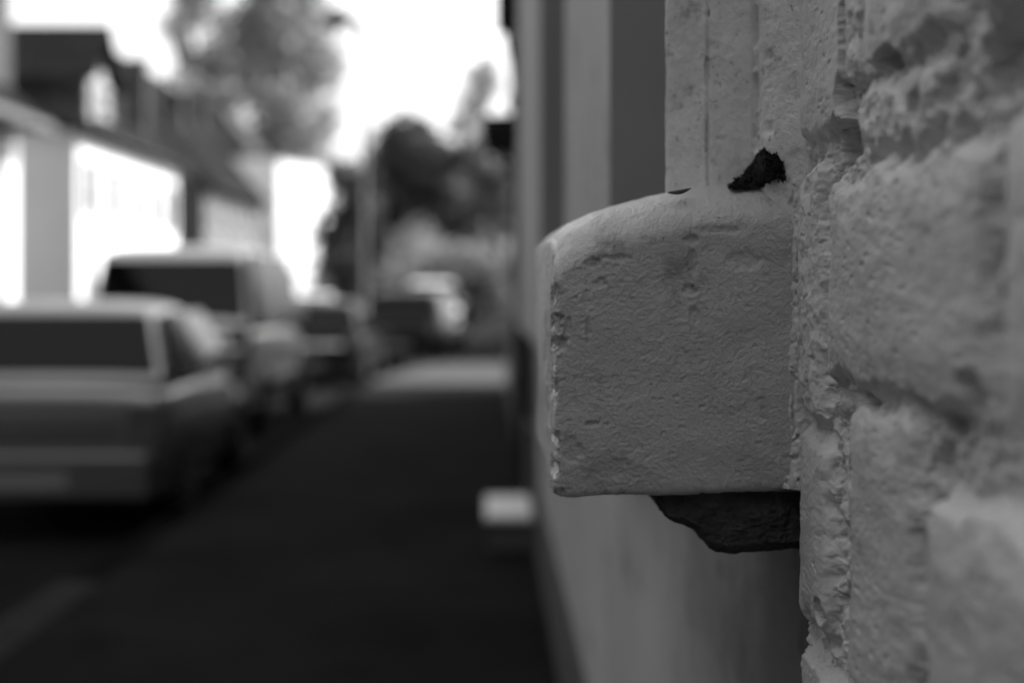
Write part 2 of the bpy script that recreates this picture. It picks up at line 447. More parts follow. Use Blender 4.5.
D -= .0030 * sstep(.05, .5, fbm(x * 30, y * 30, zz * 40, oct=4, seed=78, gain=.6)) * sstep(.066, .055, x) * (y < Y0 + .03)
# wear on the left edge and the broken line in the paint
def dent(px, py, rx, rz, dp):
    X, Z = (px - 490) / F * Y0, CAMZ - (py - 290) / F * Y0
    g = ((x - X) / rx) ** 2 + ((zz - Z) / rz) ** 2
    return np.where(y < Y0 + .06, 1.15 * dp * sstep(1.3, .2, g + 1.1 * fbm(x * 170, y * 170, zz * 170, seed=81, oct=3)), 0)
rd = random.Random(11)
for px, py, a, c, dp in [(558, 322, .004, .008, .0035), (560, 345, .005, .006, .003), (568, 330, .003, .010, .0015), (556, 300, .003, .012, .002),
                         (690, 240, .006, .004, .0018), (692, 262, .004, .010, .0016), (690, 290, .005, .005, .002), (694, 315, .004, .006, .0016),
                         (592, 263, .006, .004, .0018), (615, 258, .012, .003, .0014), (586, 300, .002, .012, .0012), (588, 330, .0015, .012, .0014),
                         (600, 283, .005, .004, .0014), (555, 470, .003, .006, .003), (557, 440, .0025, .006, .0022), (570, 450, .01, .01, .0014),
                         (620, 470, .02, .008, .001), (593, 424, .006, .002, .0016), (720, 230, .02, .003, .001), (745, 260, .015, .008, .0012),
                         (556, 390, .002, .01, .002), (560, 494, .004, .004, .003)]:
    D -= dent(px, py, a * 1.15, c * 1.15, dp * 1.25)
for k in range(60):
    D -= dent(rd.uniform(560, 785), rd.uniform(240, 495), rd.uniform(.001, .003), rd.uniform(.0008, .002), rd.uniform(.0004, .0012))
cx = (692 - 490) / F * Y0
D -= np.where((y < Y0 + .03), .0009 * np.exp(-((x - cx - .005 * fbm(zz * 70, zz * 0, seed=82, oct=3)) / .0012) ** 2) * sstep(1.44, 1.47, zz) * sstep(-.1, .2, fbm(zz * 110, x * 0, seed=83)), 0)
P = P + nrm * D[..., None]
grids('ledge_block', [P], M['paint_block'], house, label='square painted stone block jutting from the wall with a rounded top edge')

# mortar that seals the block to the wall: a cracked fillet
fy = np.linspace(0, 1, 40); fz = np.arange(1.334, 1.596, .0011)
A, B = np.meshgrid(fy, fz, indexing='ij')
wig = .004 * fbm(B * 30, B * 0, seed=95, oct=3)
fx = .2425 + A * .024 + wig * (1 - A)
fyy = 1.1935 - .010 * sstep(0, .45, A) - A * .006 + .0055 * fbm(A * 2.2, B * 42, seed=97, oct=3) * sstep(.7, .2, A) + .003 * fbm(A * 1.5, B * 60, seed=91, oct=4, gain=.6) + .0012 * fbm(A * 6, B * 220, seed=92, oct=2)
cl = .36 + .22 * fbm(B * 40, B * 0, seed=93, oct=4, gain=.6)
crack = np.exp(-((A - cl) / .045) ** 2) * sstep(-.35, .0, fbm(B * 40, B * 0, seed=94, oct=3)) + .8 * sstep(.32, .5, fbm(A * 3, B * 130, seed=96, oct=2))
fyy = fyy + .007 * crack * sstep(0, .12, A) * sstep(1, .85, A)
grids('mortar_fillet', [np.stack([fx, fyy, B], -1)], M['paint_wall'], house)

# corbel under the block: a moulded profile, thick along the wall
cpx = [(655, 497), (660, 508), (666, 518), (676, 524), (690, 529), (701, 535), (706, 543), (711, 551), (722, 556), (740, 556), (765, 554), (800, 551), (830, 551), (830, 495)]
YC = 1.205
bx = np.array([p[0] for p in cpx[:13]], float); bz = np.array([p[1] for p in cpx[:13]], float)
uu = np.arange(655.5, 829, .8); vv = np.concatenate([np.linspace(0, 1, 60), np.linspace(1.02, 2, 24)])
A, B = np.meshgrid(uu, vv, indexing='ij')
low = np.interp(A, bx, bz) + 1.6 * fbm(A * .09, A * 0, seed=151, oct=3)
pyy = 492 + (low - 492) * np.clip(B, 0, 1)
back = np.clip(B - 1, 0, 1)
lump = .007 * fbm(A * .03, pyy * .045, seed=152, oct=4, gain=.6) + .0025 * ridged(A * .10, pyy * .16, seed=153, oct=3)
yy = YC + .003 - lump * np.clip(1.3 - back * 2, .1, 1) + back * .35 + .010 * sstep(.75, 1.0, np.clip(B, 0, 1)) ** 2
cz = CAMZ - (pyy - 290) / F * YC + .0025 * fbm(A * .12, back * 30, seed=154, oct=3) * (back > 0)
grids('corbel', [np.stack([(A - 490) / F * YC + 0 * B, yy, cz], -1)], M['corbel'], house, label='dark broken stone lump under the painted block')

# splayed window jamb standing on the block
plan = [(.33, 1.150), (.30, 1.168), (.262, 1.176), (.249, 1.186), (.240, 1.196), (.2345, 1.207), (.2320, 1.220), (.2340, 1.234), (.2385, 1.246), (.2370, 1.256), (.2300, 1.253),
        (.2150, 1.2565), (.1965, 1.261), (.1945, 1.2690), (.1925, 1.2700), (.1908, 1.2655), (.1745, 1.277), (.1630, 1.2815), (.1595, 1.285), (.1600, 1.295), (.1680, 1.34), (.212, 1.46), (.29, 1.47)]
pl = []
for (a, b), (c, d) in zip(plan[:-1], plan[1:]):
    n = max(2, int(math.hypot(c - a, d - b) / .0011)); n = min(n, 60)
    for t in np.linspace(0, 1, n)[:-1]: pl.append((a + (c - a) * t, b + (d - b) * t))
pl = np.array(pl)
jz = np.concatenate([np.arange(1.55, 1.86, .0013), spaced(1.86, 3.0, .01, .05)])
A = np.broadcast_to(pl[:, 0][:, None], (len(pl), len(jz))); B = np.broadcast_to(pl[:, 1][:, None], A.shape); C = np.broadcast_to(jz, A.shape)
P = np.stack([A, B, C], -1).copy(); nr = normals(P)
sg = np.where(nr[..., 1:2] > 0, -1, 1); nr = nr * sg
D = .0018 * fbm(A * 45, B * 45, C * 24, oct=4, seed=101) + .0010 * fbm(A * 150, B * 150, C * 110, oct=4, seed=102, gain=.65)
D -= .0018 * sstep(.25, .6, fbm(A * 130, B * 130, C * 110, oct=2, seed=103)) * np.exp(-((A - .196) / .009) ** 2)
D += .0045 * np.exp(-((A - .1925) / .0022) ** 2) * sstep(-.25, .3, fbm(C * 30, A * 25, seed=105, oct=4)) * (B > 1.26)
D += .006 * np.exp(-((A - .2375) / .003) ** 2) * sstep(-.3, .25, fbm(C * 34, A * 25, seed=106, oct=4)) * (B > 1.23)
D -= .004 * np.exp(-((A - .236) / .0022) ** 2) * sstep(.05, .35, fbm(C * 38, A * 0, seed=104, oct=3)) * (B < 1.255)
P = P + nr * D[..., None]
grids('window_jamb', [P], M['paint_pilaster'], house, label='painted splayed jamb standing on the jutting block')

# mossy dirt plug in the corner between jamb and block
rm = random.Random(5)
MPX = [729, 734, 740, 746, 752, 757, 761, 764, 767, 770, 774, 779, 784, 788]
MHT = [2, 5, 10, 17, 25, 33, 38, 40, 36, 33, 35, 31, 22, 7]
pxs = np.arange(729, 788.1, .7); vs = np.linspace(0, 1, 60)
A, B = np.meshgrid(pxs, vs, indexing='ij')
ht = np.interp(A, MPX, MHT) * (1 + .13 * fbm(A * .22, B * 0, seed=121, oct=4, gain=.6))
kr = sstep(752, 766, A)
yy = 1.213 + (1 - kr) * .036 * B ** 1.3 + kr * (.004 * B - .027 * sstep(0, .35, B)) + .006 * fbm(A * .14, B * 6, seed=122, oct=4, gain=.65) + .0035 * fbm(A * .5, B * 22, seed=123, oct=2)
pyy = 187 - B * ht + 3.2 * fbm(A * .22, B * 9, seed=124, oct=3)
PM = np.stack([(A - 490) / F * yy, yy, CAMZ - (pyy - 290) / F * yy], -1)
back = PM[:, -1:, :] + np.array([0, .03, -.02])
moss = grids('moss_clump', [np.concatenate([PM, back], 1)], M['moss'])
mo = MB()
for k in range(350):
    i, j = rm.randrange(len(pxs)), rm.randrange(8, len(vs))
    p = Vector(PM[i, j]); d = Vector((rm.gauss(0, 1), rm.gauss(-.6, .7), rm.gauss(.2, 1))).normalized() * rm.uniform(.0015, .0045)
    mo.tube([p, p + d * .6, p + d], [.0006, .0005, .0002], 4)
mo.build('fibres', M['moss'], moss)
tag(moss, 'black clump of dry moss wedged in the corner above the painted block', 'moss')

# dead leaf sliver on the block's top edge
lf = []
for k in range(13):
    t = k / 12
    px = 668 + 23 * t; yy = 1.208
    py = 194.0 - 4.5 * t + 2.0 * math.sin(t * PI)
    w = .0022 * math.sin(PI * min(1, .08 + t * .9)) + .0004
    X, Z = (px - 490) / F * yy, CAMZ - (py - 290) / F * yy + .001
    lf.append([(X, yy - w * 2, Z - w * .7), (X, yy - w * 2, Z - w * .7 + .0006), (X, yy + w * 2, Z + w), (X, yy + w * 2, Z + w - .0006)])
tag(MB().loft(lf).build('dead_leaf', M['leafbit'], smooth=True), 'thin curled black leaf sliver lying on the top edge of the block', 'leaf')

# the smooth plinth under and beyond the block, the dark band at its foot
py_ = np.concatenate([np.arange(1.15, 2.2, .008), spaced(2.2, 7.9, .02, .2)])
pz_ = np.concatenate([np.linspace(.41, 1.29, 90), [1.30, 1.31]])
A, B = np.meshgrid(py_, pz_, indexing='ij')
bul = .004 * fbm(A * 5, B * 5, seed=111, oct=4) + .0012 * fbm(A * 40, B * 40, seed=112, oct=3)
plx = .272 - bul + .040 * sstep(2.2, 1.3, A) * sstep(.45, .7, B)
plx = np.where(B > 1.295, plx + (B - 1.295) * 1.5, plx)
grids('plinth', [np.stack([plx, A, B], -1)], M['plinth'], house, label='smooth painted plinth, stained, with shade painted in under the block')
MB().box(.262, .60, 1.15, 7.895, 0, .409).build('base_band', M['base_band'], house, bevel=.01, label='dark tar painted band at the foot of the plinth')
# upper facade beyond the block with its projecting piers
MB().box(.292, .60, 1.16, 7.9, 1.31, 6.4).build('facade_wall', M['paint_smooth'], house)
MB().box(.38, .60, 1.19, 7.9, .40, 1.31).build('inner_wall', M['paint_smooth'], house)
MB().box(.2865, .58, -6.5, 1.155, 0, 6.4).build('inner_wall', M['paint_smooth'], house)
MB().box(.160, .35, 1.90, 3.04, 1.31, 6.2).build('pier', M['paint_smooth'], house, bevel=.008)
MB().box(.148, .35, 4.20, 7.50, 1.31, 6.2).build('pier', M['paint_smooth'], house, bevel=.008)
MB().box(.1602, .349, 1.894, 1.8998, 1.311, 6.19).build('pier_face', M['pier_grey'], house)  # darker grey sheet over the pier's camera-facing side
MB().box(.1482, .349, 4.194, 4.1998, 1.311, 6.19).build('pier_face', M['pier_grey'], house)
MB().box(.235, .35, 3.08, 4.16, 1.30, 1.36).build('window_sill', M['paint_smooth'], house, bevel=.006)
w = MB(); w.box(.280, .32, 3.06, 3.13, 1.361, 2.9).box(.280, .32, 4.11, 4.18, 1.361, 2.9).box(.280, .32, 3.131, 4.109, 2.83, 2.9).box(.280, .32, 3.59, 3.65, 1.361, 2.829)
wf = w.build('window', M['frame'], house)
MB().box(.286, .291, 3.13, 4.11, 1.362, 2.83).build('pane', M['pane'], wf)
# unseen walls and roof behind the camera, added to keep light off the block
pw = MB().box(-1.25, .24, -1.9, -1.5, 0, 2.7).box(-1.25, .24, -3.6, -3.2, 0, 2.7).build('unseen_blocker', M['dark_brick'], house)
MB().box(-1.4, .24, -3.8, -1.35, 2.701, 2.9).build('unseen_blocker_roof', M['slab'], pw)
# eaves and roof
rf = MB().prism([(.12, 6.42), (.12, 6.52), (4.6, 10.0), (9.1, 6.52), (9.1, 6.42), (4.6, 9.87)], lambda p: (p[0], -6.7, p[1]), lambda p: (p[0], 8.0, p[1]))
rf.build('roof', M['tiles'], house)
for g0, g1 in ((7.6, 7.9), (-6.5, -6.2)): MB().prism([(.3, 6.0), (4.6, 9.84), (8.9, 6.0)], lambda p: (p[0], g0, p[1]), lambda p: (p[0], g1, p[1])).build('gable', M['paint_smooth'], house)
MB().box(.601, 8.9, 7.6, 7.9, 0, 6.0).box(.601, 8.9, -6.5, -6.2, 0, 6.0).box(8.6, 8.9, -6.199, 7.599, 0, 6.0).build('outer_wall', M['paint_smooth'], house)
MB().tube([(.10, -6.6, 6.38), (.10, 7.95, 6.38)], .06).build('gutter', M['zinc'], house, smooth=True)

# ================================================================== houses
def openings_wall(mb, L, H, ops, depth=.10, x=0.0):
    """facade in the plane x, normal +x, y 0..L, z 0..H, with real openings (y0,y1,z0,z1)"""
    yc = sorted({0, L} | {v for o in ops for v in o[:2]}); zc = sorted({0, H} | {v for o in ops for v in o[2:4]})
    for a, b in zip(yc[:-1], yc[1:]):
        for c, d in zip(zc[:-1], zc[1:]):
            m, n = (a+b)/2, (c+d)/2
            if any(o[0] < m < o[1] and o[2] < n < o[3] for o in ops): continue
            mb.quad((x, a, c), (x, b, c), (x, b, d), (x, a, d))
    for a, b, c, d in [o[:4] for o in ops]:
        mb.quad((x, a, c), (x, a, d), (x-depth, a, d), (x-depth, a, c)); mb.quad((x, b, c), (x-depth, b, c), (x-depth, b, d), (x, b, d))
        mb.quad((x, a, c), (x-depth, a, c), (x-depth, b, c), (x, b, c)); mb.quad((x, a, d), (x, b, d), (x-depth, b, d), (x-depth, a, d))

def window(root, a, b, c, d, x=0.0, pane='pane', depth=.03, shut=False):
    t = .07; x0, x1 = x - depth - .05, x - depth
    f = MB().box(x0, x1, a, a+t, c, d).box(x0, x1, b-t, b, c, d).box(x0, x1, a+t, b-t, c, c+t).box(x0, x1, a+t, b-t, d-t, d)
    f.box(x0, x1-.005, (a+b)/2-.03, (a+b)/2+.03, c+t, d-t).box(x0, x1-.006, a+t, (a+b)/2-.03, d-.5, d-.45).box(x0, x1-.006, (a+b)/2+.03, b-t, d-.5, d-.45)
    w = f.build('window', M['frame'], root)
    MB().box(x0-.02, x0+.01, a, b, c, d).build('pane', M[pane], w)
    if shut:
        for p, q in ((a-.26, a-.02), (b+.02, b+.26)):
            sm_ = MB().box(x+.01, x+.05, p, q, c, d)
            for i in range(12): sm_.box(x+.051, x+.06, p+.05, q-.05, c+.08+(d-c-.1)*i/12, c+.08+(d-c-.1)*(i+.6)/12)
            sm_.build('shutter', M['brick_mid'], w)
    MB().box(x-depth, x+.06, a-.05, b+.05, c-.06, c-.002).build('sill', M['slab'], w)
    return w

def make_house(name, label, loc, rz, L, D, eave, ridge, wall, roof, wins, door=None, hip=False, chim=(), over=.45, side=None, plinth=None, gut='zinc', shutters=False):
    r = empty(name, loc, rz, label, 'house')
    ops = list(wins) + ([door] if door else [])
    mb = MB(); openings_wall(mb, L, eave, ops)
    mb.quad((0,0,0), (0,0,eave), (-D,0,eave), (-D,0,0)); mb.quad((0,L,0), (-D,L,0), (-D,L,eave), (0,L,eave)); mb.quad((-D,0,0), (-D,0,eave), (-D,L,eave), (-D,L,0))
    if not hip:
        for yy in (0, L): mb.add([(0,yy,eave), (-D/2,yy,ridge-.12), (-D,yy,eave)], [(0,1,2)])
    mb.build('wall', wall, r)
    if plinth: MB().box(.003, .05, 0, door[0] if door else L, 0, .6).box(.003, .05, door[1] if door else L - .01, L, 0, .6).build('plinth', plinth, r)
    e0, e1, o = eave - .14, eave + .02, over
    if hip:
        hd = D / 2
        lo = [(o,-o,e0), (o,L+o,e0), (-D-o,L+o,e0), (-D-o,-o,e0)]; up = [(o,-o,e1), (o,L+o,e1), (-D-o,L+o,e1), (-D-o,-o,e1)]
        top = [(-hd, hd*.8, ridge), (-hd, L-hd*.8, ridge)]
        rf = MB().add(lo + up + top, [(3,2,1,0), (0,1,5,4), (1,2,6,5), (2,3,7,6), (3,0,4,7), (4,5,9,8), (5,6,9), (6,7,8,9), (7,4,8)]).build('roof', roof, r)
    else:
        sl = (ridge - eave) / (D / 2); zo = eave - sl * o
        pol = [(o, zo-.02), (o, zo+.14), (-D/2, ridge+.1), (-D-o, zo+.14), (-D-o, zo-.02), (-D/2, ridge-.08)]
        rf = MB().prism(pol, lambda p: (p[0], -.25, p[1]), lambda p: (p[0], L+.25, p[1])).build('roof', roof, r)
    for cx, cy, cz, w_ in chim:
        MB().box(cx-w_/2, cx+w_/2, cy-w_/2, cy+w_/2, cz-3.0, cz).box(cx-w_/2-.06, cx+w_/2+.06, cy-w_/2-.06, cy+w_/2+.06, cz+.001, cz+.12).build('chimney', M['brick_dark2'], rf)
    gz = e0 - .02 if hip else zo + .02
    MB().tube([(o+.06, -.2, gz), (o+.06, L+.2, gz)], .07, 8).build('gutter', M[gut], r, smooth=True)
    for w_ in wins: window(r, *w_[:4], shut=shutters and w_[2] > 3)
    if door:
        a, b, c, d = door
        dr = MB().box(-.095, -.08, a, b, c, d).box(-.08, -.07, a+.15, b-.15, c+.2, c+.9).box(-.08, -.07, a+.15, b-.15, c+1.1, d-.2).build('door', M['door'], r)
        MB().tube([(-.07, b-.12, c+1.0), (-.02, b-.12, c+1.0), (-.02, b-.22, c+1.0)], .012, 6).build('handle', M['chrome'], dr)
    return r

def win_grid(L, n, rows, w=1.0, h=1.4, skip=()):
    out = []
    for ri, zb in enumerate(rows):
        for k in range(n):
            if (ri, k) in skip: continue
            c = L * (k + .5) / n; out.append((c - w/2, c + w/2, zb, zb + h))
    return out

# right side, second house: dark brick with the doorway
h2 = make_house('brick_house', 'dark brick house beyond the painted wall, small black canopy over its door', (.30, 21.5, -.0), PI, 13.55, 9, 6.6, 10.2, M['dark_brick'], M['tiles'],
           win_grid(13.55, 5, (1.3, 4.2), 1.0, 1.5, skip=((0, 4),)), over=.15, door=(12.45, 13.35, .22, 2.3), plinth=M['base_band'])
MB().box(.0, .345, 12.3, 13.45, 2.37, 2.49).box(-.02, .02, 12.3, 13.45, 2.50, 2.60).tube([(.02, 12.4, 2.0), (.25, 12.4, 2.37)], .015, 6).tube([(.02, 13.4, 2.0), (.25, 13.4, 2.37)], .015, 6).build('canopy', M['dark_metal'], h2, bevel=.02, label='small flat black canopy above the doorstep')
ds = MB().box(.055, .315, 12.52, 13.30, 0, .165).build('doorstep', M['base_band'], h2)
MB().box(.052, .33, 12.5, 13.34, .166, .205).build('tread', M['step'], ds, bevel=.008, label='white tread of the doorstep')
MB().tube([(.14, 11.35, 6.4), (.14, 11.35, 3.25), (.10, 11.35, 3.0), (.06, 11.35, .1)], .055, 10).box(.03, .26, 11.22, 11.48, 3.35, 3.75).build('downpipe', M['dark_metal'], h2)

h3 = make_house('gabled_house', 'unseen dark house on the right beyond the sunny gap', (3.6, 47.5, -.1), PI, 13, 9, 6.0, 9.6, M['brick_dark2'], M['tiles'],
           win_grid(13, 4, (1.2, 4.0)), door=None)

MB().box(-9.5, -4.8, 13.1, 28, 0, 5.4).prism([(-4.5, 5.3), (-4.5, 5.5), (-9.8, 6.0), (-9.8, 5.3)], lambda p: (p[0], 13.05, p[1] + .11), lambda p: (p[0], 28.2, p[1] + .11)).build('unseen_sky_blocker', M['brick_dark2'], h3)  # unseen, added to keep low sky out of the car reflections
# unseen house, here to bound the sun patch, grouped under the brick house
bpy.context.view_layer.update()
for c in children(h3):
    c.parent = h2; c.matrix_parent_inverse = h2.matrix_world.inverted() @ h3.matrix_world
bpy.data.objects.remove(h3)
# left side, from near to far
hl1 = make_house('white_house', 'white house at the left edge, dark slate dormer above its pale eaves', (-11.3, 24, -.12), 0, 10, 9, 6.1, 10.0, M['render_white'], M['tiles'],
           win_grid(10, 4, (1.1, 3.9)), over=.8, gut='zinc')
MB().box(-2.5, .05, 7.2, 9.4, 6.35, 8.7).build('dormer', M['slate'], hl1)
MB().box(-2.6, .25, 7.0, 9.6, 8.701, 8.9).build('dormer_roof', M['tiles'], hl1)
MB().box(-.02, .84, -.1, 10.1, 5.52, 5.60).build('soffit', M['zinc'], hl1)

# unseen tall dark row and cross wing, added behind the camera to block light
ops = [(-66 + 3.6 * k, -64.8 + 3.6 * k, zb, zb + 1.7) for k in range(18) for zb in (1.1, 4.3, 7.6)]
tm = MB(); openings_wall(tm, 70, 12.5, [(a + 71, b + 71, c, d) for a, b, c, d in ops], x=.5); tm.v = [(p[0], p[1] - 71, p[2]) for p in tm.v]
tw = tm.build('unseen_terrace_wall', M['brick_dark2'], hl1)
MB().box(-9, .29, -71, -1, 0, 12.49).build('unseen_terrace_core', M['pane'], tw)
MB().prism([(.9, 12.4), (.9, 12.6), (-4.2, 16), (-9.4, 12.6), (-9.4, 12.4)], lambda p: (p[0], -71.4, p[1]), lambda p: (p[0], -.6, p[1])).build('unseen_terrace_roof', M['tiles'], tw)
MB().box(.6, 24, -50, -42, 0, 15).prism([(-41.6, 14.9), (-46, 18.5), (-50.4, 14.9)], lambda p: (.6, p[0], p[1]+.11), lambda p: (24, p[0], p[1]+.11)).build('unseen_blocking_wing', M['brick_dark2'], tw)
hl2 = make_house('hipped_house', 'white house with its side wall greyed as shade, hipped dark roof and cross gable', (-11.3, 39, -.12), 0, 12.2, 9, 6.15, 10.2, M['render_white'], M['tiles'],
           win_grid(12.2, 5, (1.0, 3.7), 1.1, 1.6), hip=True, chim=((-1.0, 10.9, 9.6, .55),), over=.35, gut='dark_metal', shutters=True)
# the unlit side that faces the camera: its shade is put into the colour
MB().box(-9, .0, -.04, -.004, 0, 6.0).build('side_wall', M['render_shade'], hl2)
# cross gable at the street front: ridge square to the street
dm = MB().prism([(.9, 6.2), (.9, 7.7), (2.1, 8.9), (3.3, 7.7), (3.3, 6.2)], lambda p: (-4.0, p[0], p[1]), lambda p: (-.02, p[0], p[1])).build('dormer', M['slate'], hl2)
MB().box(-.019, .03, 1.1, 2.6, 6.25, 7.9).build('dormer_front', M['slab'], dm)
MB().prism([(.5, 7.45), (.5, 7.62), (2.1, 9.3), (3.7, 7.62), (3.7, 7.45), (2.1, 9.12)], lambda p: (-4.6, p[0], p[1]), lambda p: (.35, p[0], p[1])).build('dormer_roof', M['tiles'], dm)
window(hl2, 1.6, 2.6, 6.6, 7.5, x=.19, pane='pane')
hl3 = make_house('terraced_house', 'grey brick house with dark end wall between the two white ones', (-11.3, 56.2, -.12), 0, 14.5, 9, 6.2, 11.6, M['brick_mid'], M['tiles'],
           win_grid(14.5, 6, (1.0, 3.9), 1.1, 1.5), chim=((-2.2, 5, 10.0, .7), (-2.6, 11, 10.8, .7)), over=.4, gut='dark_metal')
MB().box(-9, .02, -.05, -.004, 0, 6.1).build('side_wall', M['brick_dark2'], hl3)
hl4 = make_house('villa', 'bright white villa at the bend of the street, tall plain front in full sun', (-11.3, 76, -.12), R(-25), 5.2, 9, 8.9, 9.6, M['render_white'], M['tiles_grey'],
           win_grid(5.2, 2, (1.2, 4.3), 1.0, 1.5), over=.05, hip=True)
hl5 = make_house('cottage', 'broad grey roofed house rising behind the grey brick one before the tall trees', (-11.9, 82, -.12), R(0), 10, 8, 7.3, 12.5, M['brick_mid'], M['tiles_grey'],
           win_grid(10, 2, (1.2, 3.9)), over=.3)

# ================================================================== ground, road, pavements
def sheet(name, pts, z, m, kind='structure'):
    o = MB().add([(a, b, z) for a, b in pts], [tuple(range(len(pts)))]).build(name, m); tag(o, kind=kind); return o
KY = [-30, 10, 24, 30, 35, 41, 50, 62, 80, 110]
KX = [-2.0, -2.0, -1.9, -1.0, -.7, -.1, 1.0, 3.4, 9, 22]
LX = [-9.2, -9.2, -9.2, -9.2, -9.2, -9.2, -8.6, -6.8, -3.0, 7]
sheet('ground', [(-700, -300), (700, -300), (700, 900), (-700, 900)], -.14, M['ground'])
sheet('road', list(zip(KX, KY)) + list(zip(LX, KY))[::-1], -.12, M['asphalt'])
def slab(name, xa, xb, ys, z0, z1, m):
    mb = MB(); n = len(ys)
    rings = [[(xa[i], ys[i], z0), (xb[i], ys[i], z0), (xb[i], ys[i], z1), (xa[i], ys[i], z1)] for i in range(n)]
    o = mb.loft(rings).build(name, m); tag(o, kind='structure'); return o
slab('pavement', KX, [max(.62, x + 2.6) for x in KX], KY, -.135, 0, M['paving'])
slab('kerb', [x - .17 for x in KX], [x - .004 for x in KX], KY, -.135, .004, M['kerb'])
slab('pavement_opposite', [-11.3] * 7 + [-10.0, -6.5, 3.0], [x - .16 for x in LX], KY, -.135, .0, M['paving'])
slab('dropped_kerb', [-2.22, -2.22], [-1.98, -1.98], [2.0, 7.3], -.1, .008, M['kerb_pale'])
slab('kerb_opposite', [x - .156 for x in LX], LX, KY, -.135, .004, M['kerb'])
sheet('driveway', [(-1.95, 22.8), (.6, 22.8), (9, 23.0), (9, 30), (.6, 30), (-1.5, 30)], .004, M['drive'])

# ================================================================== cars
def subd(o):
    m_ = o.modifiers.new('Subdivision', 'SUBSURF'); m_.levels = 2; m_.render_levels = 2

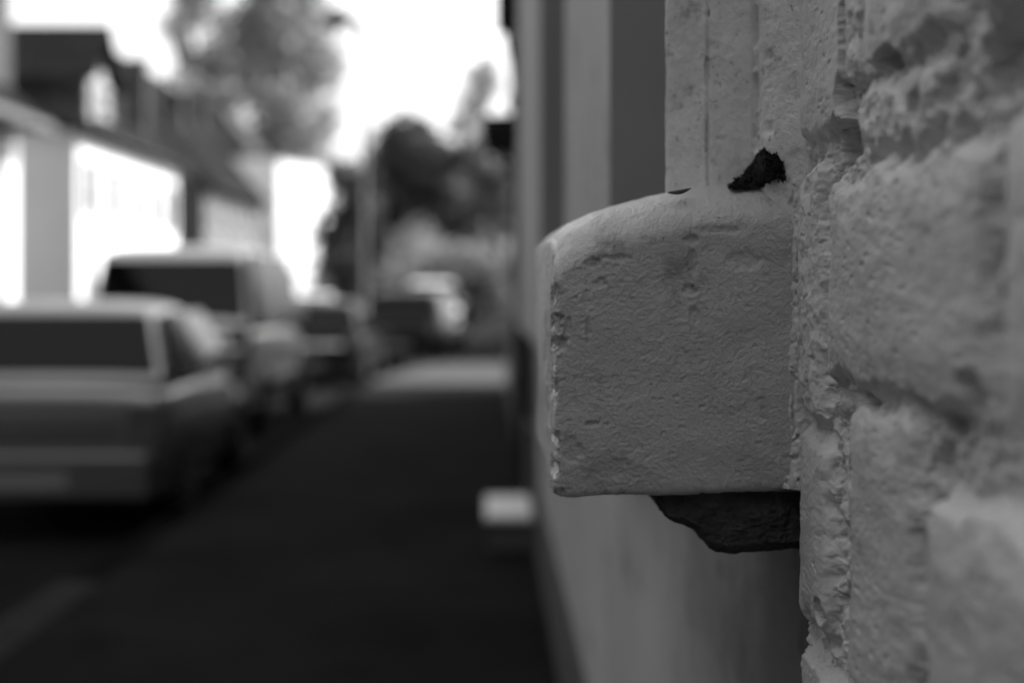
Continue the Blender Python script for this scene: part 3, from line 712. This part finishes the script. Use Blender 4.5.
def make_car(name, label, loc, rz, paint, L=4.2, W=1.74, H=1.46, kind='hatch', group='cars parked along the kerb', cat='car', belt=.90):
    r = empty(name, loc, rz, label, cat, group)
    hw = W / 2 * 1.03
    st = {'hatch': [(0, .88, .42, .93), (.03, .96, .30, .985*belt), (.16, 1, .23, belt), (.9, 1, .20, belt+.02), (2.2, 1, .20, belt), (3.1, .98, .20, belt-.05), (3.75, .95, .22, .76), (4.08, .86, .28, .66), (4.2, .70, .38, .56)],
          'van': [(0, .90, .45, 1.12), (.04, .97, .34, 1.18), (.2, 1, .26, belt), (.9, 1, .24, belt+.02), (2.6, 1, .24, belt), (3.4, .98, .24, belt-.06), (3.9, .95, .28, .92), (4.1, .88, .36, .80), (4.2, .72, .46, .66)]}[kind]
    k = L / 4.2
    body = MB(); rings = []
    for y, f, zb, zt in st:
        h = hw * f; y *= k
        q = [(-h*.80, zb), (h*.80, zb), (h*.95, zb+.06), (h, zb+.22), (h, zb + (zt-zb)*.62), (h*.975, zt-.07), (h*.90, zt), (-h*.90, zt), (-h*.975, zt-.07), (-h, zb + (zt-zb)*.62), (-h, zb+.22), (-h*.95, zb+.06)]
        rings.append([(a, y, b) for a, b in q])
    body.loft(rings)
    # greenhouse
    if kind == 'hatch': gs = [(.10, .02), (.16, .06), (.62, H-belt-.06), (.85, H-belt-.01), (1.5, H-belt), (2.0, H-belt-.05), (2.3, H-belt-.13), (3.22, .02)]
    else: gs = [(.05, .02), (.09, .06), (.26, H-belt-.09), (.42, H-belt-.02), (1.2, H-belt), (2.4, H-belt-.03), (2.65, H-belt-.10), (3.5, .02)]
    g = MB(); rings = []; tum = .76 if kind == 'hatch' else .86
    top = H - belt
    def gw(dz): return hw * (.965 - (.965 - tum) * dz / top)
    for y, dz in gs:
        a = gw(0); b = gw(dz); zt = belt + dz; e = min(.05, dz * .4)
        rings.append([(p, y*k, q) for p, q in [(-a, belt-.05), (a, belt-.05), (b+.01, zt-e), (b-.06, zt), (0, zt + .012), (-b+.06, zt), (-b-.01, zt-e)]])
    g.loft(rings)
    bo = body.build('body', paint, r, smooth=True); subd(bo)
    go = g.build('roof', paint, r, smooth=True); subd(go)
    # glass: rear window, windscreen, side windows, each a thin slab laid on the body
    def pane(name, a, b, c, d, th=.012):
        a, b, c, d = map(Vector, (a, b, c, d)); n = (b - a).cross(d - a).normalized()
        if n.dot((a + c) / 2 - Vector((0, L/2, belt))) < 0: n = -n
        vs = [p - n * .02 for p in (a, b, c, d)] + [p + n * th for p in (a, b, c, d)]
        return MB().add(vs, [(0,1,2,3), (4,7,6,5), (0,4,5,1), (1,5,6,2), (2,6,7,3), (3,7,4,0)]).build(name, M['car_glass'], r)
    (ya, za), (yb, zb_) = gs[1], gs[2]
    def gp(s, i0, i1, t, inset):
        (y0, z0), (y1, z1) = gs[i0], gs[i1]; dz = z0 + (z1 - z0) * t; y = y0 + (y1 - y0) * t
        return (s * (gw(dz) - inset), y * k, belt + dz)
    pane('rear_window', gp(-1, 1, 2, .02, .05), gp(1, 1, 2, .02, .05), gp(1, 1, 2, .90, .06), gp(-1, 1, 2, .90, .06))
    pane('windscreen', gp(-1, 6, 7, .04, .07), gp(1, 6, 7, .04, .07), gp(1, 6, 7, .95, .07), gp(-1, 6, 7, .95, .07))
    z0, z1 = belt + .015, H - .09
    for s in (-1, 1):
        cuts = [(.62, 1.44), (1.47, 2.34)] if kind == 'hatch' else [(.36, 1.30), (1.34, 2.08), (2.12, 2.80)]
        lean = .28 if kind == 'hatch' else .08
        for i, (a, b) in enumerate(cuts):
            la = lean if i == 0 else 0; lb = .66 if i == len(cuts) - 1 else 0
            X0, X1 = s * (gw(.03) + .004), s * (gw(z1 - belt) + .008)
            pane('side_window', (X0, (a - la*.4)*k, z0), (X0, (b + lb)*k, z0), (X1, b*k, z1), (X1, (a + la*.5)*k, z1), .004)
    # doors: seam frames and handles
    for s in (-1, 1):
        for a in ((1.46, 2.5) if kind == 'hatch' else (1.3, 2.1)):
            MB().box(min(s*hw*.98, s*(hw+.012)), max(s*hw*.98, s*(hw+.012)), a*k, (a+.2)*k, belt-.17, belt-.13).build('handle', paint, r)
        MB().box(min(s*hw*.97, s*(hw+.014)), max(s*hw*.97, s*(hw+.014)), 1.0*k, 3.0*k, .50, .58).build('side_trim', M['rubber'], r)
        m_ = MB().box(min(s*(hw*.9), s*(hw+.19)), max(s*(hw*.9), s*(hw+.12)), 2.72*k, 2.80*k, belt+.03, belt+.15).build('mirror', paint, r, bevel=.04)
    # bumpers, plates, lamps
    bz = .40 if kind == 'hatch' else .46
    MB().loft([[(-hw*.97, .26*k, bz-.10), (-hw*.97, .26*k, bz+.14), (-hw*1.0, .32*k, bz+.14), (-hw*1.0, .32*k, bz-.1)],
               [(-hw*.86, -.09, bz-.12), (-hw*.86, -.09, bz+.16), (-hw*.80, .14, bz+.16), (-hw*.80, .14, bz-.12)],
               [(hw*.86, -.09, bz-.12), (hw*.86, -.09, bz+.16), (hw*.80, .14, bz+.16), (hw*.80, .14, bz-.12)],
               [(hw*.97, .26*k, bz-.10), (hw*.97, .26*k, bz+.14), (hw*1.0, .32*k, bz+.14), (hw*1.0, .32*k, bz-.1)]]).build('rear_bumper', paint, r, bevel=.03)
    MB().box(-hw*.82, hw*.82, L-.14, L+.05, bz-.12, bz+.14).build('front_bumper', paint, r, bevel=.05)
    MB().box(-.26, .26, -.102, -.092, bz-.06, bz+.05).build('number_plate', M['plate'], r)
    MB().box(-.26, .26, L+.052, L+.064, bz-.05, bz+.06).build('number_plate', M['plate'], r)
    MB().box(-hw*.5, hw*.5, L-.06, L+.015, .55, .65).build('grille', M['rubber'], r)
    for s in (-1, 1):
        a, b = sorted((s*hw*.70, s*hw*.955))
        MB().box(a, b, -.014, .17, .62, .90 if kind == 'hatch' else 1.16).build('tail_light', M['lamp_lens'], r, bevel=.02)
        a, b = sorted((s*hw*.50, s*hw*.86))
        MB().box(a, b, L-.28*k, L-.02, .58, .70 if kind == 'hatch' else .82).build('headlight', M['headlamp'], r, bevel=.03)
    MB().box(-hw*.62, hw*.62, -.012, .035, .70, .735).build('boot_trim', M['chrome'], r)
    # wheels
    rw = .31 if kind == 'hatch' else .34
    for y in (.72*k, 3.38*k):
        for s in (-1, 1):
            wx = s * (hw - .085)
            w_ = MB().lathe_x([(-.10, rw*.62), (-.10, rw*.9), (-.07, rw), (.07, rw), (.10, rw*.9), (.10, rw*.62)], wx, y, rw).build('wheel', M['rubber'], r, smooth=True)
            MB().lathe_x([(s*.06, rw*.60), (s*.098, rw*.58), (s*.085, rw*.45), (s*.095, rw*.12), (s*.105, rw*.1), (s*.105, .005)], wx, y, rw).build('rim', M['rim'], w_)
            # dark arch round the wheel
            pts = [(rw*1.22*math.cos(t), rw*1.22*math.sin(t)) for t in np.linspace(-.35, PI+.35, 18)]
            xa, xb = s*(hw-.10), s*(hw+.006)
            MB().prism(pts, lambda p: (xa, y+p[0], rw+p[1]), lambda p: (xb, y+p[0], rw+p[1])).build('wheel_arch', M['rubber'], r)
    return r

RD = -.12
make_car('parked_car', 'silver hatchback nearest the camera, cut by the left edge, seen from behind', (-2.97, 9.2, RD), R(1), M['silver'], L=3.7, W=1.72, H=1.55, belt=1.0)
make_car('parked_van', 'light tall van with wide black rear window parked ahead of the silver hatchback', (-3.45, 15.2, RD), R(-1), M['beige'], L=4.5, W=1.78, H=2.12, kind='van', cat='van', belt=1.22)
make_car('parked_car', 'black hatchback parked just ahead of the tall light van', (-2.98, 23.4, RD), R(-1), M['black_paint'], L=4.1, W=1.72, H=1.46)
make_car('parked_car', 'dark grey hatchback parked between the black hatchback and the white van', (-2.0, 31.0, RD), R(-7), M['dark_paint'], L=4.3, W=1.85, H=1.64)
make_car('delivery_van', 'small white delivery van facing the camera in the sun at the street end', (-2.2, 53.5, RD), PI + R(3), M['white_paint'], L=4.6, W=1.85, H=1.95, kind='van', cat='van', belt=1.12)
make_car('parked_car', 'white sunlit car in the middle distance, left of the dark grey hatchback', (-5.9, 46.0, RD), R(0), M['white_paint'], L=4.2, W=1.75, H=1.5)

# ================================================================== street lamp
lx, ly = -2.22, 25.0
lamp = empty('street_lamp', (lx, ly, 0), 0, 'slim grey street lamp with a curved arm reaching over the road', 'street lamp')
MB().tube([(0, 0, -.12), (0, 0, 1.0), (0, 0, 1.01), (0, 0, 5.9)], [.075, .075, .055, .045], 12).build('pole', M['pole'], lamp, smooth=True)
MB().tube([(0, 0, 5.9), (-.03, 0, 6.08), (-.10, 0, 6.2), (-.2, 0, 6.27), (-.32, 0, 6.28)], .075, 8).build('arm', M['dark_metal'], lamp, smooth=True)
MB().loft([[(-.30+dx, w_*math.cos(t), 6.27 + dz + hh*math.sin(t)) for t in np.linspace(0, 2*PI, 10)[:-1]] for dx, w_, hh, dz in ((.1, .08, .07, 0), (0, .17, .15, 0), (-.2, .21, .17, -.02), (-.42, .15, .11, -.05), (-.5, .04, .04, -.07))]).build('lamp_head', M['dark_metal'], lamp, smooth=True)

# ================================================================== trees and shrubs
def leaves(mb, centers, n, size, rnd):
    for k in range(n):
        c, rad = rnd.choice(centers)
        d = Vector((rnd.gauss(0, 1), rnd.gauss(0, 1), rnd.gauss(0, 1)))
        if d.length > 2.4: continue
        p = Vector(c) + d * rad * .5
        a = Vector((rnd.gauss(0, 1), rnd.gauss(0, 1), rnd.gauss(0, 1))).normalized(); b = a.orthogonal().normalized()
        c2 = a.cross(b); s = size * rnd.uniform(.6, 1.4)
        mb.add([p - b*s, p + c2*s*.45, p + b*s, p - c2*s*.45], [(0,1,2,3)])

def tree(name, label, x, y, height, spread, base, n=3500, size=.3, leaf='leaf', clumps=26, seed=1, group=None, cat='tree', rad=.3, z0=-.14):
    rnd = random.Random(seed)
    r = empty(name, (x, y, z0), 0, label, cat, group)
    tr = MB(); tr.tube([(0, 0, 0), (.05*spread*.1, 0, height*.35), (-.08, .1, height*.65), (.1, 0, height*.92)], [rad, rad*.75, rad*.45, rad*.1], 9)
    cs = []
    for k in range(clumps):
        t = rnd.uniform(0, 1); zc = base + (height - base) * (t * .95 + .03)
        prof = max(.12, math.sin(PI * (.14 + .80 * t))) ** .7
        a = rnd.uniform(0, 2*PI); q = spread * prof * math.sqrt(rnd.uniform(.05, 1))
        p = (q*math.cos(a), q*math.sin(a), zc); cs.append((p, spread * rnd.uniform(.35, .6)))
        if k % 2 == 0:
            zt = max(base*.6, zc - q*.8 - .3)
            tr.tube([(0, 0, zt), (p[0]*.5, p[1]*.5, zt + (zc-zt)*.45), p], [rad*.35, rad*.2, rad*.05], 6)
    tr.build('trunk', M['bark'], r, smooth=True)
    mb = MB(); leaves(mb, cs, n, size, rnd); mb.build('crown', M[leaf], r)
    return r
def at(px, Y): return (px - 490) / F * Y
tree('tall_tree', 'tall thin leafed tree left of the broad one, behind the dark roofs', at(200, 92), 92, 24, 2.2, 10, 4200, .32, seed=4, clumps=70)
tree('broad_tree', 'tall broad leafed tree with dark trunk rising behind the grey roof', at(283, 95), 95, 24, 3.5, 9, 11000, .34, seed=9, clumps=130, rad=.45)
tree('round_tree', 'dense dark round tree at the end of the street', at(408, 100), 100, 12.6, 3.6, .3, 22000, .36, 'leaf_dark', 130, seed=12)
tree('sparse_tree', 'thin pale tree at the street end beside the dark canopy', at(480, 105), 105, 18.5, 2.0, 8, 2400, .3, 'leaf', 40, seed=15)
for i, (px, Y, h, s, lf, lab) in enumerate([
        (350, 74, 8.4, 1.7, 'leaf_dark', 'dark bushy tree right beside the white villa'),
        (368, 97, 9.0, 2.0, 'leaf_dark', 'dark bushy tree left of the dense round tree'),
        (465, 98, 11.5, 2.4, 'leaf_dark', 'wide bushy tree right of the dense round tree'),
        (500, 90, 11.0, 2.6, 'leaf_dark', 'dark bushy tree next to the black canopy at the right'),
        (440, 112, 10, 3.0, 'leaf', 'pale leafed tree behind the dense round tree')]):
    tree('bushy_tree', lab, at(px, Y), Y, h, s, 1.0, 2600, .3, lf, 24, seed=20 + i, group='trees at the street end')
def shrub(px, Y, w_, h, lf, lab, seed):
    rnd = random.Random(seed)
    r = empty('shrub', (at(px, Y), Y, -.14), 0, lab, 'shrub', 'shrubs at the street end')
    st = MB(); cs = []
    for k in range(9):
        p = (rnd.uniform(-w_, w_)*.5, rnd.uniform(-w_, w_)*.4, rnd.uniform(.2, .95)*h); cs.append((p, w_*.35))
        st.tube([(0, 0, 0), (p[0]*.5, p[1]*.5, p[2]*.5), p], [.05, .035, .01], 5)
    st.build('stem', M['bark'], r); mb = MB(); leaves(mb, cs, 1400, .16, rnd); mb.build('foliage', M[lf], r)
shrub(405, 80, 3.0, 5.2, 'leaf_light', 'pale sunlit shrub before the dense round tree', 1)
shrub(445, 78, 3.0, 5.0, 'leaf', 'grey shrub standing over the small white car', 2)
shrub(483, 76, 1.8, 4.2, 'leaf_light', 'narrow sunlit shrub at the right street end', 3)
shrub(428, 66, 3.4, 3.4, 'leaf_dark', 'low black shrub just behind the small white car', 4)
shrub(475, 62, 1.0, 2.2, 'leaf_dark', 'small upright dark shrub right of the white car', 5)
shrub(494, 66, 1.0, 2.0, 'leaf_light', 'small bright shrub lowest at the right street end', 6)
shrub(345, 75, 3.0, 3.2, 'leaf', 'grey shrub in front of the white villa', 7)

# ================================================================== light, camera, render
SUN_EL, SUN_AZ = R(38), R(30)            # azimuth measured from +X towards +Y
d = Vector((math.cos(SUN_EL)*math.cos(SUN_AZ), math.cos(SUN_EL)*math.sin(SUN_AZ), math.sin(SUN_EL)))
sun = bpy.data.lights.new('sun', 'SUN'); sun.energy = 3.2; sun.angle = R(.5); sun.color = (1, 1, 1)
so = bpy.data.objects.new('sun', sun); link(so); so.rotation_euler = d.to_track_quat('Z', 'Y').to_euler(); so.location = (20, 10, 30)
wd = bpy.data.worlds.new('World'); S.world = wd; wd.use_nodes = True
nt = wd.node_tree; bg = nt.nodes['Background']
sk = nt.nodes.new('ShaderNodeTexSky'); sk.sky_type = 'NISHITA'; sk.sun_disc = False
sk.sun_elevation = SUN_EL; sk.sun_rotation = math.atan2(d.x, d.y); sk.dust_density = 3.5; sk.air_density = 2.5
bw = nt.nodes.new('ShaderNodeRGBToBW')          # black-and-white photograph
nt.links.new(sk.outputs[0], bw.inputs[0]); nt.links.new(bw.outputs[0], bg.inputs['Color'])
bg.inputs['Strength'].default_value = .13

cam = bpy.data.cameras.new('camera'); co = bpy.data.objects.new('camera', cam); link(co)
co.location = (0, 0, CAMZ); co.rotation_euler = (R(90), 0, 0)
cam.lens = 50; cam.sensor_width = 36; cam.sensor_fit = 'HORIZONTAL'
cam.shift_x = 22 / 1024; cam.shift_y = -51.5 / 1024
cam.clip_start = .05; cam.clip_end = 3000
cam.dof.use_dof = True; cam.dof.focus_distance = 1.125; cam.dof.aperture_fstop = 2.6
S.camera = co
S.render.engine = 'CYCLES'
S.cycles.use_denoising = True
S.cycles.max_bounces = 8
S.view_settings.view_transform = 'Standard'; S.view_settings.look = 'None'
S.view_settings.gamma = 1; S.view_settings.exposure = 1.56; S.view_settings.use_curve_mapping = False
